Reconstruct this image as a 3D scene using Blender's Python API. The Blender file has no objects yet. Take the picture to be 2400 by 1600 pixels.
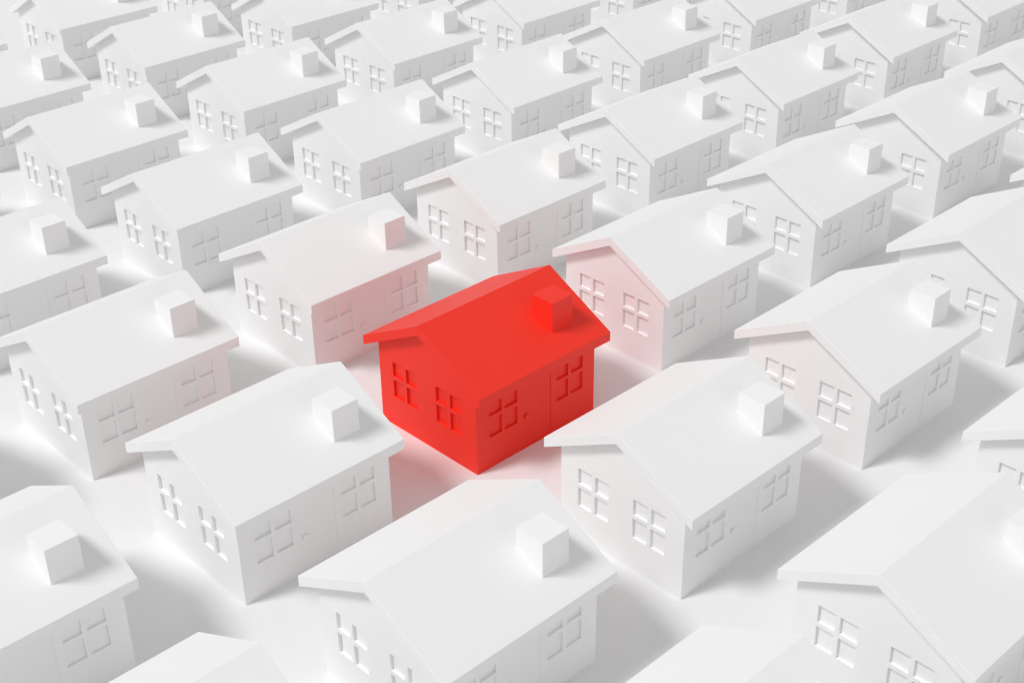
# A field of identical white model houses with one red house among them.
# House frame: x runs along the ridge, y across, z up; the red house's near wall corner is the origin.
import bpy, bmesh, math
from mathutils import Matrix, Vector

scene = bpy.context.scene
COL = scene.collection

# ------------------------------------------------------------------ dimensions
L, W = 1.0, 0.8777                 # wall box
OXF, OXB, OY = 0.0504, 0.0499, 0.0843   # roof overhangs
HE, HR, T = 0.5878, 0.8593, 0.0638      # eave top, ridge top, roof thickness (vertical)
SL = (HR - HE) / (W / 2 + OY)
GY = (0.1282, 0.2274, 0.2515, 0.3523)   # gable window columns (near window; far one mirrored)
GZ = (0.2159, 0.3400, 0.3645, 0.4667)   # window rows
GD = 0.0165
SX = ((0.1029, 0.2055, 0.2299, 0.3328), (0.6649, 0.7673, 0.7924, 0.8946))
SD = 0.0140
DX0, DX1, DZ0, DZ1, DD = 0.3832, 0.6167, 0.0130, 0.4900, 0.0032
KN = (0.4101, 0.2256)
KX0, KX1, KY0, KY1, KZ = 0.696, 0.8695, 0.0647, 0.2387, 0.8619
STEP_X, STEP_Y = (1.6542, 0.0001), (0.0029, 1.5713)


def under(y):                      # underside of the roof slab above y
    return HE - T + SL * (min(y, W - y) + OY)


# ------------------------------------------------------------------ materials
def paint(name, rgb, rough, spec, vary=0.012, bump=0.02):
    m = bpy.data.materials.new(name)
    m.use_nodes = True
    nt = m.node_tree
    b = nt.nodes['Principled BSDF']
    tc = nt.nodes.new('ShaderNodeTexCoord')
    n1 = nt.nodes.new('ShaderNodeTexNoise')
    n1.inputs['Scale'].default_value = 3.0
    n1.inputs['Detail'].default_value = 3.0
    nt.links.new(tc.outputs['Object'], n1.inputs['Vector'])
    mix = nt.nodes.new('ShaderNodeMix')
    mix.data_type = 'RGBA'
    mix.inputs['A'].default_value = (*[c * (1 - vary) for c in rgb], 1)
    mix.inputs['B'].default_value = (*[min(1, c * (1 + vary)) for c in rgb], 1)
    nt.links.new(n1.outputs['Fac'], mix.inputs['Factor'])
    nt.links.new(mix.outputs['Result'], b.inputs['Base Color'])
    mr = nt.nodes.new('ShaderNodeMapRange')
    mr.inputs['To Min'].default_value = rough - 0.03
    mr.inputs['To Max'].default_value = rough + 0.03
    nt.links.new(n1.outputs['Fac'], mr.inputs['Value'])
    nt.links.new(mr.outputs['Result'], b.inputs['Roughness'])
    b.inputs['Specular IOR Level'].default_value = spec
    n2 = nt.nodes.new('ShaderNodeTexNoise')
    n2.inputs['Scale'].default_value = 260.0
    n2.inputs['Detail'].default_value = 2.0
    nt.links.new(tc.outputs['Object'], n2.inputs['Vector'])
    bp = nt.nodes.new('ShaderNodeBump')
    bp.inputs['Strength'].default_value = bump
    bp.inputs['Distance'].default_value = 0.001
    nt.links.new(n2.outputs['Fac'], bp.inputs['Height'])
    nt.links.new(bp.outputs['Normal'], b.inputs['Normal'])
    return m


WHITE = paint('white_matt_paint', (0.885, 0.885, 0.885), 0.55, 0.45)
RED = paint('red_matt_paint', (0.91, 0.034, 0.017), 0.50, 0.36)
FLOOR = paint('white_floor_paint', (0.85, 0.85, 0.85), 0.65, 0.3)


# ------------------------------------------------------------------ mesh helpers
def finish(name, bm, bevel=0.0):
    bmesh.ops.remove_doubles(bm, verts=bm.verts, dist=1e-6)
    bmesh.ops.recalc_face_normals(bm, faces=bm.faces)
    if bevel:
        sharp = [e for e in bm.edges if len(e.link_faces) == 2 and e.calc_face_angle(0) > 0.3]
        bmesh.ops.bevel(bm, geom=sharp, offset=bevel, segments=2, profile=0.5, affect='EDGES')
    me = bpy.data.meshes.new(name)
    bm.to_mesh(me)
    bm.free()
    return me


def quad(bm, pts):
    return bm.faces.new([bm.verts.new(p) for p in pts])


def box(bm, a, b):
    x0, y0, z0 = a
    x1, y1, z1 = b
    v = [bm.verts.new(p) for p in ((x0, y0, z0), (x1, y0, z0), (x1, y1, z0), (x0, y1, z0),
                                   (x0, y0, z1), (x1, y0, z1), (x1, y1, z1), (x0, y1, z1))]
    for f in ((0, 1, 2, 3), (4, 5, 6, 7), (0, 1, 5, 4), (1, 2, 6, 5), (2, 3, 7, 6), (3, 0, 4, 7)):
        bm.faces.new([v[i] for i in f])


def oriented(bm, start, n):
    """Make the faces added since `start` point along n."""
    bm.faces.ensure_lookup_table()
    for f in bm.faces[start:]:
        f.normal_update()
        if f.normal.dot(Vector(n)) < 0:
            f.normal_flip()


def wall_mesh():
    bm = bmesh.new()
    E = 0.004                                     # sunk into the roof slab
    # gable end at x=0 with two window openings
    ys = [0, GY[0], GY[3], W / 2, W - GY[3], W - GY[0], W]
    zs = [0, GZ[0], GZ[3]]
    s = len(bm.faces)
    for a, b in zip(ys, ys[1:]):
        opening = (a == GY[0]) or (abs(a - (W - GY[3])) < 1e-9)
        for c, d in zip(zs, zs[1:]):
            if opening and c == GZ[0]:
                continue
            quad(bm, [(0, a, c), (0, b, c), (0, b, d), (0, a, d)])
        quad(bm, [(0, a, GZ[3]), (0, b, GZ[3]), (0, b, under(b) + E), (0, a, under(a) + E)])
    oriented(bm, s, (-1, 0, 0))
    for y0, y1 in ((GY[0], GY[3]), (W - GY[3], W - GY[0])):
        D = GD + 0.002
        for pts, n in (([(0, y0, GZ[0]), (D, y0, GZ[0]), (D, y0, GZ[3]), (0, y0, GZ[3])], (0, 1, 0)),
                       ([(0, y1, GZ[0]), (D, y1, GZ[0]), (D, y1, GZ[3]), (0, y1, GZ[3])], (0, -1, 0)),
                       ([(0, y0, GZ[0]), (D, y0, GZ[0]), (D, y1, GZ[0]), (0, y1, GZ[0])], (0, 0, 1)),
                       ([(0, y0, GZ[3]), (D, y0, GZ[3]), (D, y1, GZ[3]), (0, y1, GZ[3])], (0, 0, -1))):
            s = len(bm.faces); quad(bm, pts); oriented(bm, s, n)
    # long wall at y=0 with two windows and the door
    xs = [0, SX[0][0], SX[0][3], DX0, DX1, SX[1][0], SX[1][3], L]
    zs = [0, DZ0, GZ[0], GZ[3], DZ1, under(0) + E]
    s = len(bm.faces)
    for a, b in zip(xs, xs[1:]):
        for c, d in zip(zs, zs[1:]):
            if a in (SX[0][0], SX[1][0]) and c == GZ[0]:
                continue
            if a == DX0 and DZ0 <= c < DZ1:
                continue
            quad(bm, [(a, 0, c), (b, 0, c), (b, 0, d), (a, 0, d)])
    oriented(bm, s, (0, -1, 0))
    for x0, x1, z0, z1, D in ((SX[0][0], SX[0][3], GZ[0], GZ[3], SD + 0.002),
                              (SX[1][0], SX[1][3], GZ[0], GZ[3], SD + 0.002),
                              (DX0, DX1, DZ0, DZ1, DD + 0.002)):
        for pts, n in (([(x0, 0, z0), (x0, D, z0), (x0, D, z1), (x0, 0, z1)], (1, 0, 0)),
                       ([(x1, 0, z0), (x1, D, z0), (x1, D, z1), (x1, 0, z1)], (-1, 0, 0)),
                       ([(x0, 0, z0), (x0, D, z0), (x1, D, z0), (x1, 0, z0)], (0, 0, 1)),
                       ([(x0, 0, z1), (x0, D, z1), (x1, D, z1), (x1, 0, z1)], (0, 0, -1))):
            s = len(bm.faces); quad(bm, pts); oriented(bm, s, n)
    # plain back gable and far long wall, top under the roof
    s = len(bm.faces)
    bm.faces.new([bm.verts.new(p) for p in ((L, 0, 0), (L, W, 0), (L, W, under(W) + E),
                                            (L, W / 2, under(W / 2) + E), (L, 0, under(0) + E))])
    oriented(bm, s, (1, 0, 0))
    s = len(bm.faces)
    quad(bm, [(0, W, 0), (L, W, 0), (L, W, under(W) + E), (0, W, under(W) + E)])
    oriented(bm, s, (0, 1, 0))
    s = len(bm.faces)
    for a, b in ((0, W / 2), (W / 2, W)):
        quad(bm, [(0, a, under(a) + E), (L, a, under(a) + E), (L, b, under(b) + E), (0, b, under(b) + E)])
    oriented(bm, s, (0, 0, 1))
    bmesh.ops.remove_doubles(bm, verts=bm.verts, dist=1e-6)
    me = bpy.data.meshes.new('wall')
    bm.to_mesh(me)
    bm.free()
    return me


def roof_mesh():
    bm = bmesh.new()
    prof = [(-OY, HE), (W / 2, HR), (W + OY, HE), (W + OY, HE - T), (W / 2, HR - T), (-OY, HE - T)]
    f = [bm.verts.new((-OXF, y, z)) for y, z in prof]
    b = [bm.verts.new((L + OXB, y, z)) for y, z in prof]
    for s in (f, b):
        bm.faces.new([s[0], s[1], s[4], s[5]])
        bm.faces.new([s[1], s[2], s[3], s[4]])
    for i in range(6):
        j = (i + 1) % 6
        bm.faces.new([f[i], f[j], b[j], b[i]])
    return finish('roof', bm, 0.0012)


def chimney_mesh():
    bm = bmesh.new()
    zb = lambda y: HE + SL * (y + OY) - 0.02      # foot sunk into the slope
    v = {}
    for x in (KX0, KX1):
        for y in (KY0, KY1):
            v[x, y, 0] = bm.verts.new((x, y, zb(y)))
            v[x, y, 1] = bm.verts.new((x, y, KZ))
    F = lambda *k: bm.faces.new([v[q] for q in k])
    F((KX0, KY0, 0), (KX1, KY0, 0), (KX1, KY0, 1), (KX0, KY0, 1))
    F((KX0, KY1, 0), (KX1, KY1, 0), (KX1, KY1, 1), (KX0, KY1, 1))
    F((KX0, KY0, 0), (KX0, KY1, 0), (KX0, KY1, 1), (KX0, KY0, 1))
    F((KX1, KY0, 0), (KX1, KY1, 0), (KX1, KY1, 1), (KX1, KY0, 1))
    F((KX0, KY0, 1), (KX1, KY0, 1), (KX1, KY1, 1), (KX0, KY1, 1))
    F((KX0, KY0, 0), (KX1, KY0, 0), (KX1, KY1, 0), (KX0, KY1, 0))
    return finish('chimney', bm, 0.001)


def gable_window_mesh(far):
    """Recessed pane of a gable window, and its cross of glazing bars."""
    c = GY if not far else tuple(W - y for y in reversed(GY))
    p = bmesh.new()
    box(p, (GD, c[0] - 0.001, GZ[0] - 0.001), (GD + 0.006, c[3] + 0.001, GZ[3] + 0.001))
    m = bmesh.new()
    box(m, (0.0002, c[1], GZ[0]), (GD, c[2], GZ[3]))
    box(m, (0.0002, c[0], GZ[1]), (GD, c[1], GZ[2]))
    box(m, (0.0002, c[2], GZ[1]), (GD, c[3], GZ[2]))
    return finish('window', p), finish('glazing_bars', m)


def side_window_mesh(c):
    p = bmesh.new()
    box(p, (c[0] - 0.001, SD, GZ[0] - 0.001), (c[3] + 0.001, SD + 0.006, GZ[3] + 0.001))
    m = bmesh.new()
    box(m, (c[1], 0.0002, GZ[0]), (c[2], SD, GZ[3]))
    box(m, (c[0], 0.0002, GZ[1]), (c[1], SD, GZ[2]))
    box(m, (c[2], 0.0002, GZ[1]), (c[3], SD, GZ[2]))
    return finish('window', p), finish('glazing_bars', m)


def door_mesh():
    bm = bmesh.new()
    box(bm, (DX0 - 0.001, DD, DZ0 - 0.001), (DX1 + 0.001, DD + 0.006, DZ1 + 0.001))
    return finish('door', bm)


def knob_mesh():
    bm = bmesh.new()
    r = bmesh.ops.create_cone(bm, cap_ends=True, segments=32, radius1=0.019, radius2=0.019, depth=0.018)
    bmesh.ops.rotate(bm, verts=r['verts'], matrix=Matrix.Rotation(math.pi / 2, 3, 'X'))
    bmesh.ops.translate(bm, verts=r['verts'], vec=(KN[0], DD - 0.003, KN[1]))
    return finish('door_knob', bm, 0.0008)


# ------------------------------------------------------------------ one house of parts
def part(name, me, mat, parent):
    me = me.copy()
    me.name = name
    me.materials.clear()
    me.materials.append(mat)
    o = bpy.data.objects.new(name, me)
    COL.objects.link(o)
    o.parent = parent
    return o


MESH = dict(wall=wall_mesh(), roof=roof_mesh(), chimney=chimney_mesh(), door=door_mesh(), knob=knob_mesh())
WINDOWS = [gable_window_mesh(False), gable_window_mesh(True), side_window_mesh(SX[0]), side_window_mesh(SX[1])]


def make_house(mat):
    root = bpy.data.objects.new('house', None)
    root.empty_display_size = 0.1
    COL.objects.link(root)
    part('wall', MESH['wall'], mat, root)
    roof = part('roof', MESH['roof'], mat, root)
    part('chimney', MESH['chimney'], mat, roof)
    door = part('door', MESH['door'], mat, root)
    part('door_knob', MESH['knob'], mat, door)
    for pane, bars in WINDOWS:
        w = part('window', pane, mat, root)
        part('glazing_bars', bars, mat, w)
    return root


def copy_tree(o, parent=None):
    c = o.copy()
    COL.objects.link(c)
    if parent is not None:
        c.parent = parent
        c.matrix_parent_inverse = Matrix.Identity(4)
    for ch in list(o.children):
        copy_tree(ch, c)
    return c


# ------------------------------------------------------------------ camera (50 mm, 36 mm film)
CAM_POS = Vector((-4.6083, -5.1585, 4.9408))
PITCH, YAW, ROLL = 1.0434, -0.7602, -0.0140
R = Matrix.Rotation(YAW, 3, 'Z') @ Matrix.Rotation(PITCH, 3, 'X') @ Matrix.Rotation(ROLL, 3, 'Z')
cd = bpy.data.cameras.new('camera')
cam = bpy.data.objects.new('camera', cd)
COL.objects.link(cam)
cam.matrix_world = Matrix.Translation(CAM_POS) @ R.to_4x4()
cd.sensor_fit = 'HORIZONTAL'
cd.sensor_width = 36.0
cd.lens = 1.392 * 36.0
cd.clip_start = 0.05
cd.clip_end = 500
scene.camera = cam


def frame_pos(p):
    c = R.transposed() @ (Vector(p) - CAM_POS)
    if c.z > -0.1:
        return None
    return 0.5 + 1.392 * c.x / -c.z, 0.5 - 1.392 * c.y / -c.z * 1.5


def in_view(ox, oy, m):
    """Does the house standing at (ox, oy) reach into the frame widened by m?"""
    q = [frame_pos((ox + x, oy + y, z)) for x in (-OXF, L + OXB) for y, zs in
         ((-OY, (HE,)), (W + OY, (HE,)), (0, (0,)), (W, (0,)), (W / 2, (HR,))) for z in zs]
    if any(p is None for p in q):
        return False
    xs = [p[0] for p in q]
    zs = [p[1] for p in q]
    return max(xs) > -m and min(xs) < 1 + m and max(zs) > -m and min(zs) < 1 + m


# ------------------------------------------------------------------ words
NUM = {1: 'one', 2: 'two', 3: 'three', 4: 'four', 5: 'five', 6: 'six', 7: 'seven', 8: 'eight', 9: 'nine', 10: 'ten'}
NEAR = {
    (0, 1): 'white house up-left of the red one, its long door wall strongly tinted pink',
    (1, 0): 'white house up-right of the red one, its gable wall faintly pink',
    (-1, 0): 'white house down-left of the red one, red-tinted shaded floor beside its far wall end',
    (0, -1): 'white house down-right of the red one, its eave tip overlapping the red wall',
    (1, 1): 'white house straight above the red one, between the pink-tinted walls',
    (-1, -1): 'white house straight below the red one, its front gable cut by the bottom edge',
    (-1, 1): 'white house straight left of the red one, its door wall faintly pink',
    (1, -1): 'white house straight right of the red one, first beyond the large shadow gap',
}
NEAR[(1, -1)] = 'white house straight right of the red one, one place up-right, one place down-right'


def label(i, j):
    if (i, j) == (0, 0):
        return 'the only red house, bright red walls and roof, among white ones'
    if (i, j) in NEAR:
        return NEAR[(i, j)]
    a = ''
    if i:
        a = '%s place%s %s' % (NUM[abs(i)], 's' * (abs(i) > 1), 'up-right' if i > 0 else 'down-left')
    b = ''
    if j:
        b = '%s place%s %s' % (NUM[abs(j)], 's' * (abs(j) > 1), 'up-left' if j > 0 else 'down-right')
    return 'white house ' + ' and '.join(t for t in (a, b) if t) + ' from the red house'


# ------------------------------------------------------------------ the field of houses
red = make_house(RED)
red['label'] = label(0, 0)
red['category'] = 'house'
red['group'] = 'model houses set out in a grid'
proto = make_house(WHITE)
spots = []
for i in range(-4, 9):
    for j in range(-5, 6):                         # the rows end here, up-left of the frame
        x = i * STEP_X[0] + j * STEP_Y[0]
        y = i * STEP_X[1] + j * STEP_Y[1]
        if (i, j) != (0, 0) and in_view(x, y, 0.25):   # those just outside shade and bounce into view
            spots.append((i, j, x, y))
for n, (i, j, x, y) in enumerate(spots):
    h = proto if n == 0 else copy_tree(proto)
    h.location = (x, y, 0)
    h['label'] = label(i, j)
    h['category'] = 'house'
    h['group'] = 'model houses set out in a grid'

# ------------------------------------------------------------------ ground
bm = bmesh.new()
quad(bm, [(-40, -40, 0), (60, -40, 0), (60, 60, 0), (-40, 60, 0)])
g = bpy.data.objects.new('ground', finish('ground', bm))
g.data.materials.append(FLOOR)
if g.data.polygons[0].normal.z < 0:
    g.data.flip_normals()
COL.objects.link(g)
g['kind'] = 'structure'

# ------------------------------------------------------------------ light: white surround, key softbox and two added fills
world = bpy.data.worlds.new('World')
scene.world = world
world.use_nodes = True
bg = world.node_tree.nodes['Background']
bg.inputs['Color'].default_value = (1, 1, 1, 1)
bg.inputs['Strength'].default_value = 0.46
DIST = 210.0
TARGET = Vector((2.0, 1.5, 0.3))


def softbox(name, az, el, size, power):
    """A distant round softbox or added fill; power 1 gives an irradiance of about pi on a surface facing it."""
    a, e = math.radians(az), math.radians(el)
    d = Vector((math.cos(a) * math.cos(e), math.sin(a) * math.cos(e), math.sin(e)))
    ld = bpy.data.lights.new(name, 'AREA')
    ld.shape = 'DISK'
    ld.size = size * 3.0
    ld.energy = power * (math.pi * DIST) ** 2
    lo = bpy.data.objects.new(name, ld)
    COL.objects.link(lo)
    lo.location = TARGET + d * DIST
    lo.rotation_euler = (-d).to_track_quat('-Z', 'Y').to_euler()


softbox('key_softbox', 160, 54, 17.0, 0.57)
softbox('left_fill', 158, 24, 50.0, 0.09)  # low fill added to brighten the gable walls
softbox('right_fill', 278, 15, 50.0, 0.105)  # added fill with no real source, lifts the shaded door walls

# ------------------------------------------------------------------ render settings
scene.render.engine = 'CYCLES'
cy = scene.cycles
cy.use_denoising = True
cy.max_bounces = 12
cy.diffuse_bounces = 8
cy.glossy_bounces = 4
cy.caustics_reflective = False
cy.caustics_refractive = False
cy.sample_clamp_indirect = 0
vs = scene.view_settings
vs.view_transform = 'Standard'
vs.look = 'None'
vs.exposure = 0.04
vs.gamma = 1.0
vs.use_curve_mapping = False
